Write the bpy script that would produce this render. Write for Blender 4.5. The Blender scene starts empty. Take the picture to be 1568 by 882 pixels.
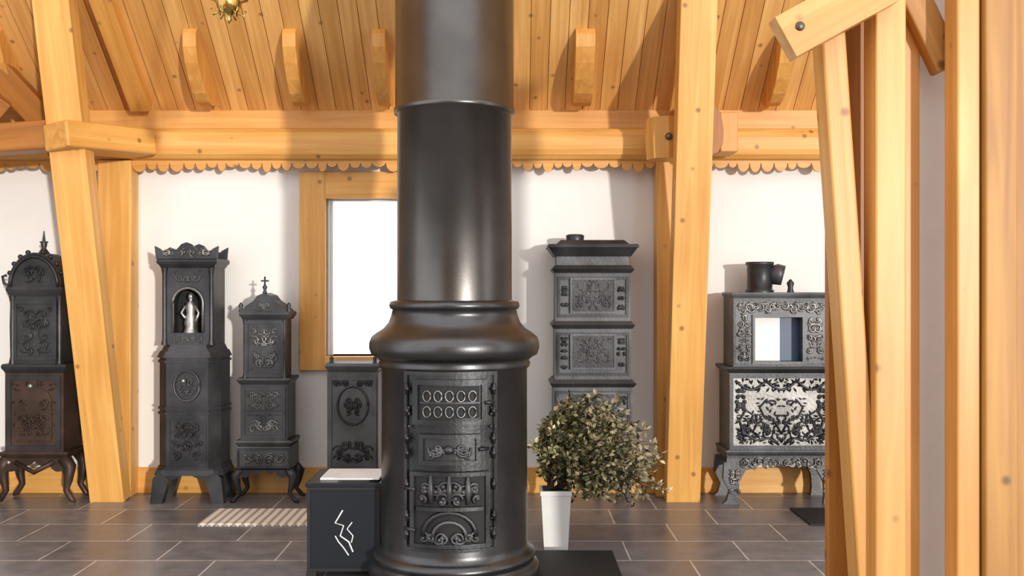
import bpy, math, random
from mathutils import Vector, Matrix
S = bpy.context.scene
PI = math.pi

# ------------------------------------------------------------------ materials
def newmat(name):
    m = bpy.data.materials.new(name); m.use_nodes = True
    nt = m.node_tree; b = nt.nodes['Principled BSDF']
    return m, nt, b
def N(nt, t, **kw):
    n = nt.nodes.new(t)
    for k, v in kw.items(): setattr(n, k, v)
    return n
def ramp(nt, fac, stops):
    r = N(nt, 'ShaderNodeValToRGB')
    e = r.color_ramp.elements
    while len(e) < len(stops): e.new(0.5)
    for i, (p, c) in enumerate(stops):
        e[i].position = p; e[i].color = (*c, 1)
    nt.links.new(fac, r.inputs[0]); return r.outputs[0]
def mix(nt, fac, a, b, mode='MIX'):
    n = N(nt, 'ShaderNodeMix', data_type='RGBA', blend_type=mode)
    for sock, v in ((n.inputs[0], fac), (n.inputs[6], a), (n.inputs[7], b)):
        if hasattr(v, 'links'): nt.links.new(v, sock)
        else: sock.default_value = v if not isinstance(v, tuple) else (*v, 1)
    return n.outputs[2]

def wood(name, light, dark, axis='Z', boards=0.0, rough=0.45, kn=5.0, thin=11):
    m, nt, b = newmat(name); L = nt.links.new
    tc = N(nt, 'ShaderNodeTexCoord'); oi = N(nt, 'ShaderNodeObjectInfo')
    mul = N(nt, 'ShaderNodeMath', operation='MULTIPLY'); mul.inputs[1].default_value = 37
    L(oi.outputs['Random'], mul.inputs[0])
    add = N(nt, 'ShaderNodeVectorMath', operation='ADD')
    L(tc.outputs['Object'], add.inputs[0]); L(mul.outputs[0], add.inputs[1])
    mp = N(nt, 'ShaderNodeMapping')
    sc = {'X': (.6, thin, thin), 'Y': (thin, .6, .6), 'Z': (thin, thin, .6)}[axis]
    mp.inputs['Scale'].default_value = sc
    L(add.outputs[0], mp.inputs[0])
    n1 = N(nt, 'ShaderNodeTexNoise'); n1.inputs['Scale'].default_value = 1.4
    n1.inputs['Detail'].default_value = 3; n1.inputs['Distortion'].default_value = .8
    L(mp.outputs[0], n1.inputs['Vector'])
    md = tuple((a*.45+c*.55) for a, c in zip(dark, light))
    col = ramp(nt, n1.outputs[0], [(.28, tuple(a*.6+c*.4 for a, c in zip(dark, md))), (.5, md), (.72, light)])
    n2 = N(nt, 'ShaderNodeTexNoise'); n2.inputs['Scale'].default_value = 1.1
    L(add.outputs[0], n2.inputs['Vector'])
    col = mix(nt, .45, col, ramp(nt, n2.outputs[0], [(.3, (.75, .64, .52)), (.65, (1, 1, 1))]), 'MULTIPLY')
    if boards:
        sp = N(nt, 'ShaderNodeSeparateXYZ'); L(tc.outputs['Object'], sp.inputs[0])
        d = N(nt, 'ShaderNodeMath', operation='DIVIDE'); d.inputs[1].default_value = boards
        L(sp.outputs[0], d.inputs[0])
        f = N(nt, 'ShaderNodeMath', operation='FLOOR'); L(d.outputs[0], f.inputs[0])
        w = N(nt, 'ShaderNodeTexWhiteNoise', noise_dimensions='1D'); L(f.outputs[0], w.inputs['W'])
        col = mix(nt, 1.0, col, ramp(nt, w.outputs[0], [(0, (.78, .68, .56)), (.5, (.93, .88, .82)), (1, (1.0, 1.0, 1.0))]), 'MULTIPLY')
    v = N(nt, 'ShaderNodeTexVoronoi'); v.inputs['Scale'].default_value = kn
    L(add.outputs[0], v.inputs['Vector'])
    k = ramp(nt, v.outputs['Distance'], [(.05, (.8, .8, .8)), (.13, (0, 0, 0))])
    col = mix(nt, k, col, tuple(c*.35 for c in dark))
    L(col, b.inputs['Base Color']); b.inputs['Roughness'].default_value = rough
    bp = N(nt, 'ShaderNodeBump'); bp.inputs['Strength'].default_value = .1; bp.inputs['Distance'].default_value = .01
    L(n1.outputs[0], bp.inputs['Height']); L(bp.outputs[0], b.inputs['Normal'])
    return m

def iron(name, base, rough=.4, metal=.7, bump=.25, scale=60, tint=None, var=.35):
    m, nt, b = newmat(name); L = nt.links.new
    tc = N(nt, 'ShaderNodeTexCoord')
    n = N(nt, 'ShaderNodeTexNoise'); n.inputs['Scale'].default_value = scale; n.inputs['Detail'].default_value = 4
    L(tc.outputs['Object'], n.inputs['Vector'])
    n2 = N(nt, 'ShaderNodeTexNoise'); n2.inputs['Scale'].default_value = 4
    L(tc.outputs['Object'], n2.inputs['Vector'])
    c = ramp(nt, n2.outputs[0], [(.35, tuple(x*(1-var) for x in base)), (.65, tint or tuple(x*(1+var) for x in base))])
    L(c, b.inputs['Base Color'])
    b.inputs['Metallic'].default_value = metal
    mr = N(nt, 'ShaderNodeMapRange'); mr.inputs[3].default_value = rough*(1-var*.5); mr.inputs[4].default_value = rough*(1+var*.5)
    L(n2.outputs[0], mr.inputs[0]); L(mr.outputs[0], b.inputs['Roughness'])
    bp = N(nt, 'ShaderNodeBump'); bp.inputs['Strength'].default_value = bump; bp.inputs['Distance'].default_value = .004
    L(n.outputs[0], bp.inputs['Height']); L(bp.outputs[0], b.inputs['Normal'])
    return m

def plain(name, col, rough=.6, metal=0, var=.12, scale=8):
    m, nt, b = newmat(name)
    tc = N(nt, 'ShaderNodeTexCoord')
    n = N(nt, 'ShaderNodeTexNoise'); n.inputs['Scale'].default_value = scale; n.inputs['Detail'].default_value = 4
    nt.links.new(tc.outputs['Object'], n.inputs['Vector'])
    c = ramp(nt, n.outputs[0], [(.3, tuple(x*(1-var) for x in col)), (.7, col)])
    nt.links.new(c, b.inputs['Base Color'])
    b.inputs['Roughness'].default_value = rough; b.inputs['Metallic'].default_value = metal
    return m

PINE_L, PINE_D = (.84, .48, .14), (.62, .27, .045)
M_wz = wood('pine_z', PINE_L, PINE_D, 'Z')
M_wx = wood('pine_x', PINE_L, PINE_D, 'X')
M_wx2 = wood('pine_x_shaded', (.80, .43, .12), (.56, .24, .04), 'X')  # darker pine paints in the shade line above the wall plate
M_br = wood('pine_bracket', (.74, .39, .10), (.54, .22, .035), 'Z')
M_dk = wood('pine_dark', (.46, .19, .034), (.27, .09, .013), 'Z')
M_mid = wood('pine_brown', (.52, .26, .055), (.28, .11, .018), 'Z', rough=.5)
M_near = wood('pine_near', (.74, .40, .12), (.54, .24, .045), 'Z', rough=.4)
M_ceil = wood('pine_boards', (.94, .58, .22), (.64, .31, .075), 'Y', boards=.145, kn=5.5, thin=16)
M_wall = plain('white_plaster', (.82, .805, .785), .85, 0, .04, 3)
M_iron = iron('black_cast_iron', (.095, .095, .098), .33, .92, .10, 90, None, .12)
M_pipe = iron('pipe_iron', (.125, .118, .112), .30, .95, .06, 50, None, .10)
M_gr = iron('graphite_iron', (.055, .056, .06), .42, .7, .35)
M_gr2 = iron('grey_iron', (.10, .102, .108), .48, .6, .35)
M_sil = iron('highlight_iron_relief', (.24, .235, .23), .36, .85, .3)  # lighter iron puts polished highlights into the raised relief's colour
M_bri = iron('burnished_iron', (.40, .39, .38), .34, .85, .3, 60, None, .3)
M_pan = iron('burnished_panel_iron', (.22, .215, .21), .45, .7, .5, 40, None, .45)
M_brn = iron('rusty_iron', (.065, .04, .03), .5, .5, .4)
M_dark = plain('flat_black', (.012, .012, .013), .7)  # one even black for slab, plate, recess backs and box trim
M_brass = plain('brass', (.65, .42, .12), .25, 1, .3)
M_navy = plain('painted_navy', (.008, .012, .018), .35)
M_white = plain('white_enamel', (.85, .85, .84), .4, 0, .05)
M_blue = plain('dark_blue', (.05, .09, .17), .4)
M_steel = iron('bolt_steel', (.12, .10, .08), .4, .9)

def tilemat():
    m, nt, b = newmat('slate_tiles'); L = nt.links.new
    tc = N(nt, 'ShaderNodeTexCoord')
    br = N(nt, 'ShaderNodeTexBrick'); br.offset = .5
    br.inputs['Scale'].default_value = 1
    br.inputs['Brick Width'].default_value = .74; br.inputs['Row Height'].default_value = .47
    br.inputs['Mortar Size'].default_value = .006; br.inputs['Mortar Smooth'].default_value = .2
    br.inputs['Color1'].default_value = (.26, .25, .255, 1); br.inputs['Color2'].default_value = (.185, .18, .19, 1)
    br.inputs['Mortar'].default_value = (.70, .67, .64, 1)
    L(tc.outputs['Object'], br.inputs['Vector'])
    n = N(nt, 'ShaderNodeTexNoise'); n.inputs['Scale'].default_value = 7; n.inputs['Detail'].default_value = 8
    L(tc.outputs['Object'], n.inputs['Vector'])
    c = mix(nt, .8, br.outputs['Color'], ramp(nt, n.outputs[0], [(.3, (.62, .60, .60)), (.7, (1.1, 1.05, 1.05))]), 'MULTIPLY')
    L(c, b.inputs['Base Color'])
    mr = N(nt, 'ShaderNodeMapRange'); mr.inputs[3].default_value = .22; mr.inputs[4].default_value = .45
    L(n.outputs[0], mr.inputs[0]); L(mr.outputs[0], b.inputs['Roughness'])
    bp = N(nt, 'ShaderNodeBump'); bp.inputs['Strength'].default_value = .3; bp.inputs['Distance'].default_value = .006
    L(n.outputs[0], bp.inputs['Height']); L(bp.outputs[0], b.inputs['Normal'])
    return m
M_tile = tilemat()
def rugmat():
    m, nt, b = newmat('striped_rug'); L = nt.links.new
    tc = N(nt, 'ShaderNodeTexCoord')
    w = N(nt, 'ShaderNodeTexWave'); w.inputs['Scale'].default_value = 5; w.inputs['Distortion'].default_value = .6
    L(tc.outputs['Object'], w.inputs['Vector'])
    L(ramp(nt, w.outputs['Fac'], [(.1, (.42, .33, .27)), (.4, (.75, .69, .61)), (.9, (.85, .81, .75))]), b.inputs['Base Color'])
    b.inputs['Roughness'].default_value = .95
    return m
M_rug = rugmat()

# ------------------------------------------------------------------ builder
class B:
    def __init__(s, name, loc=(0, 0, 0)):
        s.name = name; s.loc = loc; s.v = []; s.f = []; s.mi = []; s.sm = []; s.mats = []; s.xf = None
    def _m(s, m):
        if m not in s.mats: s.mats.append(m)
        return s.mats.index(m)
    def add(s, vs, fs, m, smooth=False):
        o = len(s.v); k = s._m(m)
        s.v += [tuple(s.xf(*p)) if s.xf else tuple(p) for p in vs]
        for f in fs: s.f.append([i+o for i in f]); s.mi.append(k); s.sm.append(smooth)
    def box(s, x0, x1, y0, y1, z0, z1, m, nx=1):
        vs = []; fs = []
        for i in range(nx+1):
            x = x0+(x1-x0)*i/nx
            vs += [(x, y0, z0), (x, y1, z0), (x, y1, z1), (x, y0, z1)]
        for i in range(nx):
            a = 4*i; c = a+4
            for j in range(4): fs.append([a+j, a+(j+1) % 4, c+(j+1) % 4, c+j])
        fs.append([3, 2, 1, 0]); e = 4*nx; fs.append([e, e+1, e+2, e+3])
        s.add(vs, fs, m)
    def fr(s, z0, z1, w0, w1, d0, d1, m, cx=0, cy=0):
        def r(w, d, z):
            ya, yb = cy-d/2, cy+d/2
            return [(cx-w/2, ya, z), (cx+w/2, ya, z), (cx+w/2, yb, z), (cx-w/2, yb, z)]
        s.add(r(w0, d0, z0)+r(w1, d1, z1), [[3, 2, 1, 0], [4, 5, 6, 7], [0, 1, 5, 4], [1, 2, 6, 5], [2, 3, 7, 6], [3, 0, 4, 7]], m)
    def prism(s, poly, y0, y1, m):
        n = len(poly)
        vs = [(x, y0, z) for x, z in poly]+[(x, y1, z) for x, z in poly]
        fs = [list(range(n)), list(range(2*n-1, n-1, -1))]+[[i, (i+1) % n, n+(i+1) % n, n+i] for i in range(n)]
        s.add(vs, fs, m)
    def prismx(s, poly, x0, x1, m):
        n = len(poly)
        vs = [(x0, y, z) for y, z in poly]+[(x1, y, z) for y, z in poly]
        fs = [list(range(n)), list(range(2*n-1, n-1, -1))]+[[i, (i+1) % n, n+(i+1) % n, n+i] for i in range(n)]
        s.add(vs, fs, m)
    def lathe(s, prof, m, n=48, cx=0, cy=0, smooth=True):
        vs = []; fs = []
        for r, z in prof:
            for i in range(n):
                a = 2*PI*i/n; vs.append((cx+r*math.cos(a), cy+r*math.sin(a), z))
        for k in range(len(prof)-1):
            for i in range(n):
                j = (i+1) % n; fs.append([k*n+i, k*n+j, (k+1)*n+j, (k+1)*n+i])
        s.add(vs, fs, m, smooth)
        e = (len(prof)-1)*n
        s.add([vs[i] for i in range(n)], [list(range(n-1, -1, -1))], m)
        s.add([vs[e+i] for i in range(n)], [list(range(n))], m)
    def tube(s, pts, r, m, n=5, ref=(0, 1, 0)):
        pts = [Vector(p) for p in pts]; R = r if isinstance(r, (list, tuple)) else [r]*len(pts)
        vs = []; fs = []; ref = Vector(ref)
        for i, p in enumerate(pts):
            t = pts[min(i+1, len(pts)-1)]-pts[max(i-1, 0)]
            if t.length < 1e-9: t = Vector((0, 0, 1))
            t.normalize()
            a = t.cross(ref)
            if a.length < .05: a = t.cross(Vector((1, 0, .3)))
            a.normalize(); b = t.cross(a)
            for k in range(n):
                g = 2*PI*k/n; vs.append(tuple(p+(a*math.cos(g)+b*math.sin(g))*R[i]))
        for i in range(len(pts)-1):
            for k in range(n):
                l = (k+1) % n; fs.append([i*n+k, i*n+l, (i+1)*n+l, (i+1)*n+k])
        fs.append(list(range(n-1, -1, -1))); e = (len(pts)-1)*n; fs.append([e+k for k in range(n)])
        s.add(vs, fs, m, True)
    def ball(s, c, r, m, sx=1, sy=1, sz=1, n=10):
        k = 6; vs = []; fs = []
        for j in range(k+1):
            p = PI*j/k
            for i in range(n):
                a = 2*PI*i/n
                vs.append((c[0]+sx*r*math.sin(p)*math.cos(a), c[1]+sy*r*math.sin(p)*math.sin(a), c[2]+sz*r*math.cos(p)))
        for j in range(k):
            for i in range(n):
                l = (i+1) % n; fs.append([j*n+i, j*n+l, (j+1)*n+l, (j+1)*n+i])
        s.add(vs, fs, m, True)
    def relief(s, x0, x1, z0, z1, y, m, seed=1, n=10, r=.006, big=1.0):
        rnd = random.Random(seed); cx = (x0+x1)/2; hw = (x1-x0)/2
        for q in range(n):
            R = min(rnd.uniform(.02, .05)*big, hw*.45, (z1-z0)*.45)
            px = rnd.uniform(R*.3, hw-R); pz = rnd.uniform(z0+R, z1-R)
            a0 = rnd.uniform(0, 2*PI); d = rnd.choice((-1, 1))
            for sg in (-1, 1):
                pts = []
                for i in range(11):
                    t = i/10; a = a0+d*t*5.2; rr = R*(1-.75*t)
                    pts.append((cx+sg*(px+rr*math.cos(a)), y, pz+rr*math.sin(a)))
                s.tube(pts, [r*(.6+.7*math.sin(PI*min(1, i/10+.1))) for i in range(11)], m, 4)
                s.ball((cx+sg*px, y, pz), r*1.7, m, n=6)
    def leafwork(s, x0, x1, z0, z1, y, m, seed, n, r=.012):
        # flattened leaf/petal castings, mirrored about the centre line
        rnd = random.Random(seed); cx = (x0+x1)/2; hw = (x1-x0)/2
        for q in range(n):
            px = rnd.uniform(0, hw-r*2); pz = rnd.uniform(z0+r*2, z1-r*2); a = rnd.uniform(0, 2*PI); l = r*rnd.uniform(1.6, 2.6)
            for sg in (-1, 1):
                dx, dz = sg*math.cos(a)*l, math.sin(a)*l; nx_, nz_ = -dz*.38, dx*.38; X = cx+sg*px
                s.add([(X-dx, y, pz-dz), (X+nx_, y, pz+nz_), (X+dx, y, pz+dz), (X-nx_, y, pz-nz_), (X, y-r*.9, pz)],
                      [[0, 1, 4], [1, 2, 4], [2, 3, 4], [3, 0, 4]], m)
    def frame(s, x0, x1, z0, z1, y, t, w, m, nx=1):
        s.box(x0, x1, y-t, y, z1-w, z1, m, nx); s.box(x0, x1, y-t, y, z0, z0+w, m, nx)
        s.box(x0, x0+w, y-t, y, z0+w, z1-w, m); s.box(x1-w, x1, y-t, y, z0+w, z1-w, m)
    def done(s, bevel=0, parent=None):
        me = bpy.data.meshes.new(s.name); me.from_pydata(s.v, [], s.f)
        for m in s.mats: me.materials.append(m)
        for p, k, sm in zip(me.polygons, s.mi, s.sm): p.material_index = k; p.use_smooth = sm
        me.validate(); me.update()
        import bmesh
        bm = bmesh.new(); bm.from_mesh(me); bmesh.ops.recalc_face_normals(bm, faces=bm.faces); bm.to_mesh(me); bm.free()
        o = bpy.data.objects.new(s.name, me); o.location = s.loc; S.collection.objects.link(o)
        if bevel:
            md = o.modifiers.new('bevel', 'BEVEL'); md.width = bevel; md.segments = 3; md.limit_method = 'ANGLE'
        if parent: o.parent = parent
        return o

def beam(name, p0, p1, w, d, mat, bevel=.008, bolts=()):
    p0 = Vector(p0); p1 = Vector(p1); z = (p1-p0); L = z.length; z.normalize()
    ref = Vector((0, 1, 0)) if abs(z.y) < .9 else Vector((0, 0, 1))
    y = (ref-z*ref.dot(z)).normalized(); x = y.cross(z)
    b = B(name); b.box(-w/2, w/2, -d/2, d/2, 0, L, mat)
    for (bx, bz) in bolts:
        b.ball((bx, -d/2, bz), .020, M_steel, sy=.5)
    o = b.done(bevel)
    o.matrix_world = Matrix(((x.x, y.x, z.x, p0.x), (x.y, y.y, z.y, p0.y), (x.z, y.z, z.z, p0.z), (0, 0, 0, 1)))
    return o

# ------------------------------------------------------------------ room shell
b = B('floor'); b.box(-5, 5, -3, 8.4, -.1, 0, M_tile); b.done()
WX0, WX1, WZ0, WZ1 = -1.543, -.36, 1.135, 2.44
b = B('wall_back')
b.box(-5, WX0, 8.15, 8.4, 0, 3.25, M_wall); b.box(WX1, 5, 8.15, 8.4, 0, 3.25, M_wall)
b.box(WX0, WX1, 8.15, 8.4, 0, WZ0, M_wall); b.box(WX0, WX1, 8.15, 8.4, WZ1, 3.25, M_wall); b.done()
b = B('wall_left'); b.box(-4.85, -4.6, 4.8, 8.15, 0, 5.9, M_wall); b.done()
b = B('wall_right'); b.box(4.6, 4.85, 4.8, 8.15, 0, 5.9, M_wall); b.done()
# plank wall added unseen behind the viewpoint to darken the stove's reflections
b = B('dark_reflection_wall')
xx = -3.4
while xx < 1.0:
    b.box(xx+.004, xx+.196, -2.9, -2.82, 0, 4.6, M_mid); xx += .2
b.box(-3.4, 1.0, -2.98, -2.9, 0, 4.6, M_dk); b.done()
b = B('window_1')
b.box(WX0-.215, WX0, 8.09, 8.18, .0+1.02, 2.66, M_wz); b.box(WX1, WX1+.2, 8.09, 8.18, 1.02, 2.66, M_wz)
b.box(WX0, WX1, 8.09, 8.18, WZ1, 2.66, M_wx); b.box(WX0-.0, WX1, 8.05, 8.38, WZ0-.11, WZ0, M_wx)
b.box(WX0, WX0+.015, 8.18, 8.38, WZ0, WZ1, M_white); b.box(WX1-.015, WX1, 8.18, 8.38, WZ0, WZ1, M_white)
b.box(WX0+.015, WX1-.015, 8.18, 8.38, WZ1-.015, WZ1, M_white)
b.box(WX0+.015, WX0+.04, 8.22, 8.25, WZ0, WZ1-.015, M_white); b.box(WX1-.04, WX1-.015, 8.22, 8.25, WZ0, WZ1-.015, M_white)
b.done(.004)
b = B('baseboard_back')
b.box(-4.6, 4.6, 8.12, 8.15, 0, .21, M_wx); b.done(.004)

SL = .85
def cz(y): return 3.2+SL*(8.05-y)
b = B('ceiling')
W = .145; i = -34
while i*W < 5:
    x0 = i*W; g = .003
    b.prismx([(8.3, cz(8.3)), (4.5, cz(4.5)), (4.5, cz(4.5)+.03), (8.3, cz(8.3)+.03)], x0+g, x0+W-g, M_ceil)
    i += 1
b.prismx([(8.3, cz(8.3)+.015), (4.5, cz(4.5)+.015), (4.5, cz(4.5)+.10), (8.3, cz(8.3)+.10)], -4.95, 5, M_br)
b.done()
for x in (-3.95, -2.46, -1.70, -1.02, -.25, .56, 2.10, 2.9, 3.6):
    b = B('rafter_bracket', (x, 0, 0))
    def P(y, h): return (y-h*.55, cz(y)-h)
    hw = .075 if x == .56 else .052
    prof = [P(8.02, 0), P(7.48, 0), P(7.48, .05), P(7.52, .11), P(7.60, .155), P(7.70, .18), P(7.80, .185), P(7.89, .16), P(7.96, .11), P(8.01, .05)]
    b.prismx(prof, -hw, hw, M_br)
    b.done(.006)
beam('rafter', (-3.02, 8.0, cz(8.0)-.06), (-3.02, 4.6, cz(4.6)-.06), .16, .14, M_br)
beam('rafter', (-4.0, 8.0, cz(8.0)-.06), (-4.0, 4.6, cz(4.6)-.06), .16, .14, M_br)
beam('rafter', (1.36, 8.0, cz(8.0)-.06), (1.36, 4.6, cz(4.6)-.06), .16, .14, M_br)
beam('ridge_beam', (-4.95, 4.5, cz(4.5)-.12), (4.95, 4.5, cz(4.5)-.12), .26, .2, M_wz)
beam('wall_plate_beam', (-4.58, 8.03, 2.872), (4.58, 8.03, 2.872), .264, .22, M_wz, .085)
b = B('trim_1'); b.box(-4.58, 4.58, 8.09, 8.14, 2.99, 3.235, M_wx2); b.done(.004)
poly = [(-4.58, 2.76), (-4.58, 2.72)]
x = -4.58; st = .085; rnd = random.Random(4)
while x < 4.5:
    dd = rnd.uniform(.03, .075); sw = st*rnd.uniform(.8, 1.5)
    for k in range(0, 7):
        a = PI*k/6; poly.append((x+sw/2-sw/2*math.cos(a)*.96, 2.72-dd*math.sin(a)))
    x += sw
poly += [(x, 2.76)]
b = B('trim_2'); b.prism(poly, 8.0, 8.03, M_wx2); b.done()

beam('timber_post', (-3.22, 7.86, 0), (-3.36, 7.16, 3.95), .27, .16, M_wz)
beam('timber_post', (-3.235, 8.05, 0), (-3.235, 8.05, 2.74), .27, .17, M_wz)
beam('timber_post', (1.36, 7.86, 0), (1.36, 7.16, 3.95), .27, .16, M_wz)
beam('timber_post', (1.31, 8.05, 0), (1.31, 8.05, 2.74), .27, .17, M_wz)
beam('tie_beam', (-3.36, 7.2, 2.82), (-2.97, 7.92, 2.86), .20, .27, M_wz, .02)
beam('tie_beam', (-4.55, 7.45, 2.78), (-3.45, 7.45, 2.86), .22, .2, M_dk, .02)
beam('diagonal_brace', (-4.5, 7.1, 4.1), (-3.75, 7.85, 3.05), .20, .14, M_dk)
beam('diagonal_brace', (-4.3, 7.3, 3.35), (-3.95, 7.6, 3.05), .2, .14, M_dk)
b = B('tie_beam_end', (1.2, 7.55, 2.86))
b.lathe([(.15, -.16), (.16, 0), (.15, .16)], M_wz, 8, 0, .1, False)
b.ball((0, -.06, 0), .03, M_steel, sy=.5)
b.done()
bb = B('curved_timber_bracket', (1.49, 7.6, 2.74))
poly = [(0, 0), (.05, -.02), (.10, .0), (.135, .08), (.14, .18), (.12, .30), (.07, .39), (0, .44)]
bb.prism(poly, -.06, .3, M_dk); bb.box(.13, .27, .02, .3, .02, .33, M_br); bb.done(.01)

# near timbers: upright door posts with one raking timber at the left and a knee brace on top
beam('leaning_timber', (1.51, 4.1, 0), (1.29, 4.1, 3.25), .10, .14, M_near, .01)
beam('timber_board', (1.50, 4.3, 0), (1.50, 4.3, 3.3), .24, .05, M_dk, .004)
beam('timber_post', (1.540, 4.05, 0), (1.540, 4.05, 3.6), .125, .14, M_near, .008)
beam('timber_post', (1.672, 4.2, 0), (1.672, 4.2, 3.6), .115, .1, M_near, .008)
b = B('wall_partition'); b.box(1.74, 2.02, 4.26, 4.34, 0, 3.6, M_white); b.done()
beam('timber_post', (1.838, 4.0, 0), (1.838, 4.0, 3.6), .095, .12, M_near, .008)
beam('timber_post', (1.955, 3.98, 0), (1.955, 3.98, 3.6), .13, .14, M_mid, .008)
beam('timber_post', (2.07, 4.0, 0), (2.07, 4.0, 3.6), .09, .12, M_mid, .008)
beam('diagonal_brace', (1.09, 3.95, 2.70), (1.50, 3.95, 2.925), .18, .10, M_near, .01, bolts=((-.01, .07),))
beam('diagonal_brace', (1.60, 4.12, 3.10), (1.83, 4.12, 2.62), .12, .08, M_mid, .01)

# ------------------------------------------------------------------ central column stove
b = B('column_stove', (-.337, 5.75, .03))
b.lathe([(.50, 0), (.50, .05), (.485, .075), (.465, .085), (.465, .105), (.475, .12), (.47, .14), (.445, .155), (.43, .17), (.427, .2),
         (.425, 1.20), (.44, 1.215), (.445, 1.235), (.435, 1.25), (.455, 1.27), (.485, 1.285), (.497, 1.32), (.497, 1.35), (.485, 1.385),
         (.455, 1.41), (.415, 1.435), (.385, 1.47), (.37, 1.51), (.362, 1.545), (.375, 1.55), (.382, 1.57), (.375, 1.59), (.34, 1.60)], M_iron, 96)
b.lathe([(.336, 1.59), (.334, 2.68), (.352, 2.685), (.355, 2.70), (.353, 2.715), (.347, 2.72), (.347, 5.22)], M_pipe, 96)
R = .427
b.xf = lambda x, y, z: ((R-y)*math.sin(x/R), -(R-y)*math.cos(x/R), z)
b.box(-.255, .255, -.016, .005, .235, 1.215, M_gr, 16)
b.frame(-.255, .255, .235, 1.215, -.016, .012, .02, M_gr, 16)
b.box(-.185, .185, -.04, -.01, .93, 1.175, M_gr, 12); b.frame(-.185, .185, .93, 1.175, -.04, .018, .028, M_gr, 12)
b.box(-.15, .15, -.043, -.038, .965, 1.14, M_dark, 10)
for k in range(5):
    for j in range(2):
        x = -.112+k*.056; z = 1.0+j*.085
        b.tube([(x+.02*math.cos(a*PI/5), -.05, z+.03*math.sin(a*PI/5)) for a in range(11)], .0055, M_sil, 4)
b.box(-.15, .15, -.052, -.045, 1.045, 1.055, M_gr, 10)
b.box(-.15, .15, -.045, -.01, .715, .88, M_gr, 10); b.frame(-.15, .15, .715, .88, -.045, .014, .022, M_gr, 10)
b.relief(-.12, .12, .745, .85, -.055, M_gr2, 5, 6, .006)
b.ball((0, -.07, .80), .024, M_gr)
b.box(-.2, .2, -.04, -.01, .265, .675, M_dark, 14); b.frame(-.2, .2, .265, .675, -.04, .016, .022, M_gr, 14)
b.relief(-.17, .17, .49, .65, -.05, M_gr2, 8, 9, .008)
b.tube([(.13*math.cos(a*PI/10), -.055, .33+.13*math.sin(a*PI/10)) for a in range(11)], .012, M_gr, 6)
b.tube([(.08*math.cos(a*PI/10), -.06, .33+.08*math.sin(a*PI/10)) for a in range(11)], .009, M_gr2, 6)
b.box(-.16, .16, -.07, -.04, .47, .49, M_gr, 12)
b.relief(-.17, .17, .285, .36, -.055, M_gr2, 18, 6, .006)
for x in (-.09, 0, .09):
    b.tube([(x, -.055, .5), (x, -.06, .58), (x, -.055, .66)], [.008, .016, .008], M_gr2, 6)
for sx in (-.228, .228):
    b.relief(sx-.02, sx+.02, .27, .45, -.035, M_gr2, 3, 4, .004)
    b.relief(sx-.02, sx+.02, .9, 1.19, -.035, M_gr2, 4, 5, .004)
    for z in (.33, .43, .6, .77, .85, 1.0, 1.12):
        b.ball((sx, -.04, z), .016, M_gr); b.tube([(sx, -.04, z-.03), (sx, -.045, z+.03)], .009, M_gr, 6)
for z in (.36, .58): b.tube([(-.235, -.05, z), (-.17, -.06, z)], .01, M_gr, 6)
b.tube([(.19, -.06, .80), (.14, -.075, .80)], .01, M_gr, 6)
b.tube([(.215, -.07, 1.05), (.17, -.075, 1.05)], .01, M_gr, 6)
b.xf = None
b.done()

b = B('hearth_slab'); b.box(-.71, .64, 5.15, 6.24, 0, .03, M_dark); b.done(.004)

# ------------------------------------------------------------------ wall stoves
def legs(b, w, d, h, m, splay=.05, r=.028):
    for sx in (-1, 1):
        for (y, yo) in ((-d/2+.03, -1), (d/2-.03, 1)):
            x = sx*(w/2-.03)
            pts = [(x, y, h), (x+sx*splay*.7, y+yo*.005, h*.8), (x+sx*splay*.5, y, h*.5), (x+sx*splay*.25, y, h*.28), (x+sx*splay*.9, y, h*.08), (x+sx*splay*1.3, y, .012)]
            b.tube(pts, [r*1.5, r*1.5, r, r*.7, r*.7, .012], m, 8)
def apron(b, w, z0, z1, y, m, scal=4):
    poly = [(-w/2, z1), (-w/2, z0)]
    for k in range(0, 25):
        t = k/24; x = -w/2*.86+w*.86*t
        z = z0+(z1-z0)*(.35+.45*math.sin(PI*t))-abs(math.sin(PI*t*scal))*.03*(1 if z1-z0 > .08 else .4)
        poly.append((x, min(z, z1-.01)))
    poly += [(w/2, z0), (w/2, z1)]
    b.prism(poly, y, y+.02, m)
def cornice(b, z, w, d, h, m, out=.03):
    b.fr(z, z+h*.4, w, w+out, d, d+out, m); b.fr(z+h*.4, z+h*.7, w+out*1.5, w+out*2, d+out, d+out*1.5, m); b.fr(z+h*.7, z+h, w+out*2, w+out*1.6, d+out*1.5, d+out, m)

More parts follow.
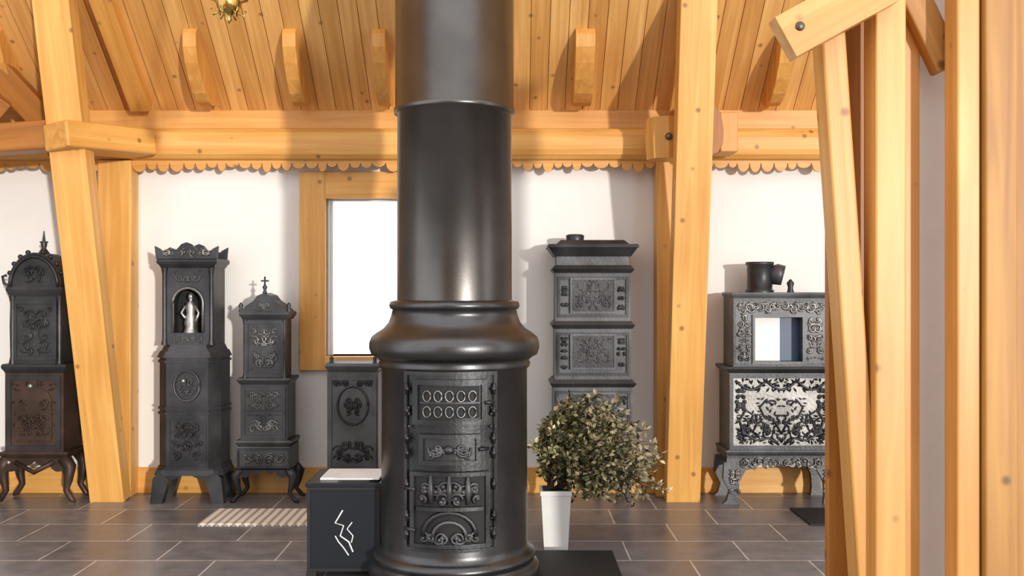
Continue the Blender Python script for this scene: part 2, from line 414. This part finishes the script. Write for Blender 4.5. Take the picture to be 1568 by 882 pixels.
def stove_domed(loc):
    b = B('domed_cast_iron_stove', loc); d = .32; y = -d/2
    legs(b, .5, d, .36, M_brn, .07, .035); apron(b, .5, .2, .37, y, M_brn)
    b.tube([(-.15, y, .33), (0, y-.01, .25), (.15, y, .33)], .02, M_brn, 6)
    cornice(b, .36, .5, d, .05, M_brn, .02)
    b.box(-.23, .23, y, -y, .41, 1.03, M_brn)
    b.frame(-.21, .21, .43, 1.01, y, .012, .03, M_gr)
    b.prism([(-.14, .5), (.14, .5), (.14, .82)]+[(.14*math.cos(a*PI/8), .82+.1*math.sin(a*PI/8)) for a in range(1, 8)]+[(-.14, .82)], y-.012, y, M_brn)
    b.relief(-.13, .13, .52, .85, y-.018, M_brn, 2, 9, .006); b.leafwork(-.2, .2, .45, 1.0, y-.002, M_brn, 5, 24, .012)
    cornice(b, 1.03, .46, d, .07, M_gr, .025)
    b.box(-.18, .18, y+.02, -y, 1.10, 1.64, M_gr)
    b.frame(-.17, .17, 1.13, 1.6, y+.02, .014, .025, M_gr)
    b.relief(-.14, .14, 1.16, 1.57, y+.004, M_gr, 12, 10, .005); b.leafwork(-.14, .14, 1.16, 1.57, y+.018, M_gr2, 6, 22, .01)
    for s in (-1, 1):
        b.lathe([(.03, 1.10), (.018, 1.16), (.022, 1.4), (.018, 1.58), (.03, 1.64)], M_gr, 12, s*.185, y+.03)
    cornice(b, 1.64, .40, d, .07, M_gr, .02)
    arch = [(.21*math.cos(a*PI/14), 1.71+.27*math.sin(a*PI/14)) for a in range(15)]
    b.prism(arch, y, -y-.02, M_gr)
    b.tube([(p[0]*.9, y-.01, 1.71+(p[1]-1.71)*.88) for p in arch], .014, M_gr, 6)
    b.relief(-.13, .13, 1.73, 1.88, y-.01, M_gr, 9, 6, .005)
    for s in (-1, 1):
        b.tube([(s*.2, y+.02, 1.71), (s*.25, y+.02, 1.74), (s*.26, y+.02, 1.79), (s*.23, y+.02, 1.80)], .012, M_gr, 6)
        for k in range(4):
            a = .4+.3*k; b.ball((s*.22*math.cos(a), y+.02, 1.71+.28*math.sin(a)), .02, M_gr)
    b.lathe([(.05, 1.97), (.03, 2.0), (.015, 2.02), (.025, 2.05), (.012, 2.08), (.004, 2.16)], M_gr, 12, 0, 0)
    b.box(-.03, .03, -.008, .008, 2.06, 2.075, M_gr)
    b.ball((-.02, y-.02, .93), .022, M_bri); b.ball((-.19, y-.02, .33), .02, M_bri)
    b.done()
stove_domed((-3.76, 7.87, 0))

def octo(w, d, c):
    return [(-w/2+c, -d/2), (w/2-c, -d/2), (w/2, -d/2+c), (w/2, d/2), (-w/2, d/2), (-w/2, -d/2+c)]
def octp(b, z0, z1, w, d, c, m, w1=None):
    w1 = w1 or w
    A = octo(w, d, c); C = octo(w1, d*w1/w, c)
    vs = [(x, y, z0) for x, y in A]+[(x, y, z1) for x, y in C]
    b.add(vs, [list(range(5, -1, -1)), list(range(6, 12))]+[[i, (i+1) % 6, 6+(i+1) % 6, 6+i] for i in range(6)], m)

def stove_niche(loc):
    b = B('niche_cast_iron_stove', loc); d = .34; y = -d/2
    for s in (-1, 1):
        b.prism([(s*.29, 0), (s*.20, 0), (s*.17, .10), (s*.14, .2), (s*.22, .25), (s*.27, .2)], y, y+.08, M_gr)
        b.prism([(s*.29, 0), (s*.20, 0), (s*.17, .10), (s*.14, .2), (s*.22, .25), (s*.27, .2)], -y-.08, -y, M_gr)
    apron(b, .5, .14, .26, y+.01, M_gr, 2)
    octp(b, .22, .27, .56, d, .06, M_gr, .52)
    octp(b, .27, 1.15, .49, d*.95, .08, M_gr)
    for z in (.27, .70, .74, 1.11): octp(b, z, z+.02, .51, d, .08, M_gr)
    b.frame(-.15, .15, .32, .67, -d*.475, .01, .015, M_gr); b.relief(-.13, .13, .34, .65, y-.008, M_gr, 21, 9, .005)
    b.leafwork(-.14, .14, .34, .65, y+.005, M_gr2, 22, 18, .01)
    b.tube([(.1*math.cos(a*PI/10), y-.006, .93+.12*math.sin(a*PI/10)) for a in range(21)], .008, M_gr2, 5)
    b.relief(-.08, .08, .85, 1.01, y-.005, M_gr2, 22, 4, .005); b.ball((-.02, y-.02, .97), .02, M_bri)
    octp(b, 1.15, 1.20, .52, d, .07, M_gr, .48); octp(b, 1.20, 1.25, .46, d*.9, .07, M_gr, .42)
    yy = y+.03
    b.box(-.2, -.125, yy, -y, 1.25, 1.86, M_gr); b.box(.125, .2, yy, -y, 1.25, 1.86, M_gr)
    b.box(-.125, .125, yy, -y, 1.25, 1.345, M_gr); b.box(-.125, .125, .0, -y, 1.345, 1.86, M_dark)
    poly = [(-.125, 1.86), (-.125, 1.58)]+[(-.125*math.cos(a*PI/12), 1.58+.125*math.sin(a*PI/12)) for a in range(13)]+[(.125, 1.86)]
    b.prism(poly, yy, .01, M_gr)
    b.tube([(-.12, yy-.005, 1.35), (-.12, yy-.005, 1.58)]+[(-.12*math.cos(a*PI/12), yy-.005, 1.58+.12*math.sin(a*PI/12)) for a in range(13)]+[(.12, yy-.005, 1.35)], .012, M_sil, 6)
    b.lathe([(.06, 1.345), (.05, 1.37), (.045, 1.39), (.055, 1.42), (.035, 1.5), (.042, 1.55), (.035, 1.585), (.014, 1.60), (.026, 1.62), (.026, 1.645), (.01, 1.665)], M_bri, 12, 0, yy+.07)
    b.tube([(-.04, yy+.06, 1.56), (-.07, yy+.05, 1.5), (-.03, yy+.03, 1.46)], .012, M_bri, 6)
    b.tube([(.04, yy+.06, 1.56), (.07, yy+.05, 1.5), (.05, yy+.03, 1.43)], .012, M_bri, 6)
    b.relief(-.12, .12, 1.735, 1.84, yy-.005, M_gr2, 30, 5, .005)
    b.relief(-.17, .17, 1.26, 1.34, yy-.005, M_gr2, 31, 6, .004)
    for s in (-1, 1): b.lathe([(.028, 1.25), (.018, 1.3), (.018, 1.8), (.028, 1.86)], M_gr, 10, s*.185, yy)
    cornice(b, 1.86, .42, d*.9, .07, M_gr, .03)
    poly = [(-.24, 1.93), (-.25, 2.03), (-.21, 2.01), (-.18, 1.985), (-.13, 2.02), (-.08, 2.0), (-.04, 2.045), (0, 2.06), (.04, 2.045), (.08, 2.0), (.13, 2.02), (.18, 1.985), (.21, 2.01), (.25, 2.03), (.24, 1.93)]
    b.prism(poly, y-.01, y+.015, M_gr); b.prism([(x*.95, z) for x, z in poly], -y-.04, -y-.02, M_gr)
    b.relief(-.2, .2, 1.94, 2.01, y-.015, M_sil, 33, 6, .005)
    b.done()
stove_niche((-2.56, 7.88, 0))

def stove_gable(loc):
    b = B('gabled_cast_iron_stove', loc); d = .30; y = -d/2
    legs(b, .42, d, .27, M_gr, .07, .026)
    apron(b, .42, .18, .29, y, M_gr)
    b.box(-.21, .21, y, -y, .27, .45, M_gr2); b.frame(-.21, .21, .28, .44, y, .01, .015, M_gr); b.relief(-.18, .18, .3, .425, y-.008, M_sil, 41, 9, .004)
    cornice(b, .45, .40, d, .05, M_gr, .02)
    b.box(-.185, .185, y+.01, -y, .50, .94, M_gr); b.frame(-.17, .17, .52, .92, y+.01, .012, .02, M_gr)
    b.relief(-.13, .13, .54, .70, y, M_sil, 42, 8, .004); b.relief(-.13, .13, .74, .9, y, M_gr2, 43, 8, .005)
    b.leafwork(-.14, .14, .54, .9, y+.006, M_sil, 40, 22, .008)
    b.box(-.16, .16, y-.01, y+.01, .705, .73, M_gr)
    cornice(b, .94, .38, d, .05, M_gr, .02)
    b.box(-.155, .155, y+.03, -y-.02, .99, 1.45, M_gr); b.frame(-.15, .15, 1.0, 1.44, y+.03, .012, .02, M_gr)
    b.relief(-.12, .12, 1.03, 1.22, y+.015, M_gr2, 44, 8, .005); b.relief(-.12, .12, 1.23, 1.42, y+.015, M_sil, 45, 6, .004)
    b.leafwork(-.12, .12, 1.03, 1.42, y+.027, M_sil, 47, 20, .008)
    for s in (-1, 1): b.lathe([(.022, .99), (.014, 1.03), (.014, 1.41), (.022, 1.45)], M_gr, 10, s*.155, y+.035)
    cornice(b, 1.45, .34, d-.03, .06, M_gr, .025)
    b.prism([(-.19, 1.51), (-.14, 1.56), (-.08, 1.60), (-.05, 1.64), (0, 1.66), (.05, 1.64), (.08, 1.60), (.14, 1.56), (.19, 1.51)], y, -y-.05, M_gr)
    b.relief(-.12, .12, 1.515, 1.6, y-.006, M_gr2, 46, 4, .005)
    for x, z in ((-.19, 1.51), (.19, 1.51), (0, 1.655)):
        b.lathe([(.02, z), (.01, z+.03), (.02, z+.05), (.006, z+.075)], M_gr, 10, x, y+.04)
    b.tube([(0, y+.04, 1.72), (0, y+.04, 1.79)], .007, M_gr, 6, (1, 0, 0)); b.box(-.03, .03, y+.033, y+.047, 1.75, 1.763, M_gr)
    b.done()
stove_gable((-1.955, 7.86, 0))

def stove_low(loc):
    b = B('low_cast_iron_stove', loc); d = .34; y = -d/2
    legs(b, .4, d, .18, M_gr, .03)
    b.box(-.2, .2, y, -y, .17, 1.04, M_gr2); b.fr(.15, .2, .44, .42, d+.03, d+.02, M_gr)
    b.frame(-.185, .185, .28, 1.0, y, .01, .02, M_gr2)
    cornice(b, 1.04, .38, d, .07, M_gr2, .025)
    b.tube([(.12*math.cos(a*PI/12), y-.006, .78+.15*math.sin(a*PI/12)) for a in range(25)], .009, M_gr, 5)
    b.relief(-.1, .1, .68, .88, y-.006, M_gr, 51, 6, .006); b.relief(-.16, .16, .3, .58, y-.006, M_gr, 52, 10, .006)
    b.relief(-.17, .17, .93, .99, y-.006, M_gr, 53, 5, .005)
    for s in (-1, 1): b.lathe([(.02, 1.11), (.012, 1.13), (.02, 1.15), (.002, 1.165)], M_gr, 8, s*.17, y+.03)
    b.done()
stove_low((-1.247, 7.84, 0))

def stove_tier(loc):
    b = B('tiered_cast_iron_stove', loc); d = .36; y = -d/2
    legs(b, .58, d, .26, M_gr2, .03, .03); apron(b, .58, .18, .28, y, M_gr)
    tiers = [(.27, .92, .62), (.98, 1.38, .60), (1.44, 1.82, .59)]
    for i, (a, c, w) in enumerate(tiers):
        b.box(-w/2, w/2, y+.01, -y, a, c, M_gr2)
        b.frame(-w/2+.015, w/2-.015, a+.03, c-.03, y+.01, .012, .022, M_gr)
        h0 = c-.04-.28
        b.box(-.17, .17, y-.008, y+.01, max(a+.05, h0), c-.045, M_gr); b.frame(-.18, .18, max(a+.045, h0), c-.04, y-.0, .014, .016, M_gr2)
        b.relief(-.15, .15, max(a+.06, h0+.02), c-.06, y-.012, M_gr2, 60+i, 8, .005)
        b.leafwork(-.16, .16, max(a+.06, h0+.02), c-.05, y-.009, M_sil, 80+i, 26, .009)
        b.relief(-w/2+.04, -.19, a+.06, c-.06, y, M_gr, 63+i, 6, .005); b.relief(.19, w/2-.04, a+.06, c-.06, y, M_gr, 66+i, 6, .005)
        b.fr(c, c+.03, w+.02, w+.06, d+.02, d+.05, M_gr); b.fr(c+.03, c+.06, w+.05, w+.0, d+.04, d, M_gr)
    b.box(-.285, .285, y+.02, -y, 1.88, 1.95, M_gr2)
    b.fr(1.95, 2.02, .60, .70, d, d+.07, M_gr); b.fr(2.02, 2.045, .72, .70, d+.08, d+.06, M_gr); b.fr(2.045, 2.08, .58, .50, d-.05, d-.1, M_gr)
    b.lathe([(.07, 2.08), (.075, 2.12), (.06, 2.13)], M_gr, 16, -.13, 0)
    b.done()
stove_tier((.637, 7.88, 0))

def stove_ornate(loc):
    b = B('ornate_two_stage_stove', loc); d = .38; y = -d/2
    for s in (-1, 1):
        for yy in (y, -y-.05):
            b.prism([(s*.45, .33), (s*.46, .2), (s*.41, .10), (s*.43, .03), (s*.46, 0), (s*.33, 0), (s*.34, .08), (s*.33, .18), (s*.28, .27), (s*.26, .33)], yy, yy+.05, M_gr2)
        b.relief(s*.37-.05, s*.37+.05, .07, .3, y-.006, M_sil, 70, 7, .006)
    apron(b, .86, .2, .38, y+.005, M_gr2, 3); b.relief(-.38, .38, .28, .375, y-.004, M_sil, 71, 13, .006)
    b.box(-.43, .43, y, -y, .36, .40, M_gr)
    cornice(b, .38, .84, d, .045, M_gr2, .02)
    b.box(-.41, .41, y+.012, -y, .42, 1.03, M_gr2); b.box(-.385, .385, y+.009, y+.02, .45, 1.0, M_pan); b.frame(-.41, .41, .43, 1.02, y+.01, .012, .03, M_gr)
    for k in range(3):
        xa = -.36+k*.24
        b.tube([(xa+.24*t/8, y, .97-.07*math.sin(PI*t/8)) for t in range(9)], .009, M_gr, 6)
    b.leafwork(-.38, .38, .87, 1.0, y+.006, M_gr, 77, 44, .010)
    for s in (-1, 1):
        b.tube([(s*x_, y, z_) for x_, z_ in ((.02, .47), (.10, .52), (.2, .50), (.3, .56), (.33, .66), (.28, .74), (.22, .70), (.25, .64))], .009, M_gr, 6)
        b.tube([(s*x_, y, z_) for x_, z_ in ((.0, .55), (.05, .65), (.13, .68), (.17, .76), (.12, .82), (.07, .78))], .007, M_gr, 6)
    b.leafwork(-.38, .38, .46, .72, y+.004, M_gr, 78, 80, .011); b.leafwork(-.25, .25, .6, .85, y+.004, M_gr2, 79, 40, .010)
    b.leafwork(-.38, .38, .46, .72, y+.002, M_sil, 88, 30, .009)
    b.relief(-.37, .37, .46, .68, y, M_gr, 72, 12, .006); b.relief(-.37, -.27, .7, .95, y, M_gr, 73, 6, .006); b.relief(.27, .37, .7, .95, y, M_gr, 73, 6, .006)
    cornice(b, 1.03, .82, d, .05, M_gr, .03)
    ox0, ox1, oz0, oz1 = -.205, .17, 1.12, 1.47
    yu = y+.03
    b.box(-.375, ox0, yu, -y, 1.08, 1.62, M_gr2); b.box(ox1, .375, yu, -y, 1.08, 1.62, M_gr2)
    b.box(ox0, ox1, yu, -y, 1.08, oz0, M_gr2); b.box(ox0, ox1, yu, -y, oz1, 1.62, M_gr2)
    b.box(.02, ox1, -.06, -.04, oz0, oz1, M_blue); b.box(ox0, .02, -.06, -.04, oz0, oz1, M_white)  # slabs coloured as the white and bluish-dark wall seen through the opening
    b.frame(ox0-.02, ox1+.02, oz0-.02, oz1+.02, yu, .014, .02, M_gr2)
    b.frame(-.375, .375, 1.085, 1.615, yu, .012, .02, M_gr)
    b.relief(-.355, .355, 1.49, 1.6, yu-.006, M_sil, 74, 16, .006); b.leafwork(-.35, .35, 1.49, 1.6, yu-.002, M_bri, 84, 34, .009)
    for q, (xa, xb) in enumerate(((-.35, -.225), (.19, .35))):
        b.relief(xa, xb, 1.11, 1.5, yu-.006, M_sil, 75+q, 9, .006); b.leafwork(xa, xb, 1.11, 1.5, yu-.002, M_bri, 85+q, 24, .008)
    cornice(b, 1.62, .75, d-.02, .045, M_gr2, .015)
    b.lathe([(.11, 1.66), (.115, 1.68), (.10, 1.69), (.10, 1.88), (.112, 1.89), (.112, 1.91), (.09, 1.91)], M_gr, 28, -.12, .02)
    b.tube([(-.05, .02, 1.80), (.02, -.01, 1.81), (.06, -.02, 1.80)], [.07, .085, .08], M_gr2, 16)
    b.lathe([(.03, 1.66), (.02, 1.7), (.03, 1.74), (.005, 1.77)], M_gr, 12, .1, -.08)
    b.done()
stove_ornate((2.12, 7.89, 0))

# ------------------------------------------------------------------ props
b = B('wood_storage_box', (-.985, 5.95, 0))
for x in (-.19, .19):
    for y in (-.19, .19): b.box(x-.03, x+.03, y-.03, y+.03, 0, .04, M_dark)
b.box(-.215, .215, -.215, .215, .04, .535, M_navy); b.box(-.225, .225, -.225, .225, .535, .56, M_navy)
b.frame(-.215, .215, .04, .535, -.215, .006, .02, M_dark)
zig = [(-.005, .40), (-.05, .325), (.0, .31), (-.02, .25), (.03, .215), (.055, .155)]
b.tube([(x, -.219, z) for x, z in zig], .006, M_white, 4)
b.tube([(.05, -.219, .33), (.02, -.219, .29), (.055, -.219, .25), (.045, -.219, .21)], .005, M_white, 4)
b.tube([(-.05, -.219, .25), (-.03, -.219, .215), (-.0, -.219, .18), (.03, -.219, .135)], .005, M_white, 4)
for sx in (-.228, ): b.tube([(sx, -.06, .40), (sx*1.06, -.05, .43), (sx*1.06, .05, .43), (sx, .06, .40)], .008, M_steel, 6)
b.done(.004)
b = B('lid_highlight', (-.97, 5.95, .56))  # white sheets stand in for highlights on the glossy box lid
b.box(-.17, .17, -.13, .17, 0, .012, M_white); b.box(-.06, .19, -.19, .02, .012, .02, M_white); b.done(.002)

b = B('white_vase', (.285, 6.43, 0))
b.fr(0, .375, .155, .195, .155, .195, M_white); b.fr(.355, .385, .205, .205, .205, .205, M_white)
b.fr(.384, .387, .17, .17, .17, .17, M_dark); b.done(.008)  # black sheet paints the shaded mouth on the solid vase

M_leafg = plain('leaf_dark_green', (.08, .09, .035), .6, 0, .5, 20)
M_leafc = plain('leaf_dry_cream', (.82, .73, .46), .7, 0, .35, 20)
M_leafo = plain('leaf_olive', (.34, .32, .13), .6, 0, .4, 20)
M_stem = plain('twig_brown', (.10, .065, .035), .8)
b = B('dried_leaf_bouquet', (.285, 6.43, .39)); rnd = random.Random(11)
for k in range(300):
    while True:
        u = Vector((rnd.uniform(-1, 1), rnd.uniform(-1, 1), rnd.uniform(-1, 1)))
        if u.length <= 1 and u.length > .25: break
    tgt = Vector((.27+u.x*.49, u.y*.30, .28+u.z*.38-.30*max(0, u.x)**2))
    if tgt.x < -.13: tgt.x = -.13+rnd.uniform(-.04, .05)
    if tgt.x < .12 and tgt.z < .06: tgt.z = .06+rnd.random()*.1
    base = Vector((rnd.uniform(-.05, .05), rnd.uniform(-.05, .05), -.0))
    mid = base.lerp(tgt, .5)+Vector((-.02, 0, .15+.08*rnd.random()))
    pts = [base*(1-t)**2+mid*2*t*(1-t)+tgt*t*t for t in [i/7 for i in range(8)]]
    b.tube(pts, [.004-.0003*i for i in range(8)], M_stem, 3)
    for j in range(32):
        t = rnd.uniform(.4, 1.0); p = base*(1-t)**2+mid*2*t*(1-t)+tgt*t*t
        dr = Vector((rnd.gauss(0, 1), rnd.gauss(0, 1), rnd.gauss(0, 1))).normalized()
        sd = dr.cross(Vector((rnd.gauss(0, 1), rnd.gauss(0, 1), rnd.gauss(0, 1)))).normalized()
        p = p+dr*rnd.uniform(0, .02); l = rnd.uniform(.025, .052); w = l*.3
        q = rnd.random(); thr = .25+.6*max(0, p.x/.5)
        m = M_leafc if q < thr*.75 else (M_leafo if q < .66 else M_leafg)
        nn = dr.cross(sd)*w*.35
        b.add([tuple(p), tuple(p+dr*l*.5+sd*w+nn), tuple(p+dr*l), tuple(p+dr*l*.5-sd*w+nn)], [[0, 1, 2], [0, 2, 3]], m)
b.done()

b = B('striped_rug', (-1.87, 7.26, 0)); b.box(-.38, .42, -.24, .24, 0, .012, M_rug)
for k in range(26): b.box(-.375+k*.031, -.36+k*.031, -.27, -.24, 0, .006, M_rug)
b.done()
b = B('floor_plate_shadow', (2.33, 7.3, 0)); b.prism([(-.2, 0), (.5, 0), (.5, .015), (-.2, .015)], -.3, .22, M_dark); b.done(.004)  # black plate, with the dark wedge of floor shadow drawn into its shape

b = B('brass_chandelier', (-1.447, 5.0, 0))
b.lathe([(.004, 3.05), (.018, 3.07), (.012, 3.085), (.03, 3.10), (.055, 3.125), (.065, 3.155), (.05, 3.185), (.025, 3.20), (.02, 3.26), (.04, 3.30), (.02, 3.36), (.01, 3.40), (.01, 5.75)], M_brass, 24)
for k in range(6):
    a = k*PI/3+.3; c, s = math.cos(a), math.sin(a)
    pts = [(c*r_, s*r_, z) for r_, z in ((.02, 3.26), (.06, 3.21), (.12, 3.19), (.19, 3.22), (.22, 3.28), (.21, 3.33))]
    b.tube(pts, .008, M_brass, 6, (s, -c, 0)); b.lathe([(.035, 3.325), (.04, 3.34), (.015, 3.34), (.012, 3.42), (.002, 3.425)], M_brass, 12, c*.21, s*.21)
    b.tube([(c*.03, s*.03, 3.12), (c*.075, s*.075, 3.09), (c*.085, s*.085, 3.12)], .006, M_brass, 5)
b.done()

# ------------------------------------------------------------------ light, world, camera
w = bpy.data.worlds.new('World'); S.world = w; w.use_nodes = True
bg = w.node_tree.nodes['Background']; bg.inputs[0].default_value = (.985, .98, .985, 1); bg.inputs[1].default_value = 1.75
l = bpy.data.lights.new('sun', 'SUN'); l.energy = 2.4; l.angle = .03; l.color = (1, .94, .85)
o = bpy.data.objects.new('sun', l); S.collection.objects.link(o); o.location = (5, -6, 4)
o.rotation_euler = Vector((-.5, 1, -.07)).to_track_quat('-Z', 'Y').to_euler()
cam = bpy.data.cameras.new('camera'); cam.lens = 36*1500/1568; cam.sensor_width = 36
co = bpy.data.objects.new('camera', cam); S.collection.objects.link(co)
co.location = (0, 0, 1.7); co.rotation_euler = (PI/2, 0, 0); S.camera = co
S.view_settings.view_transform = 'Standard'
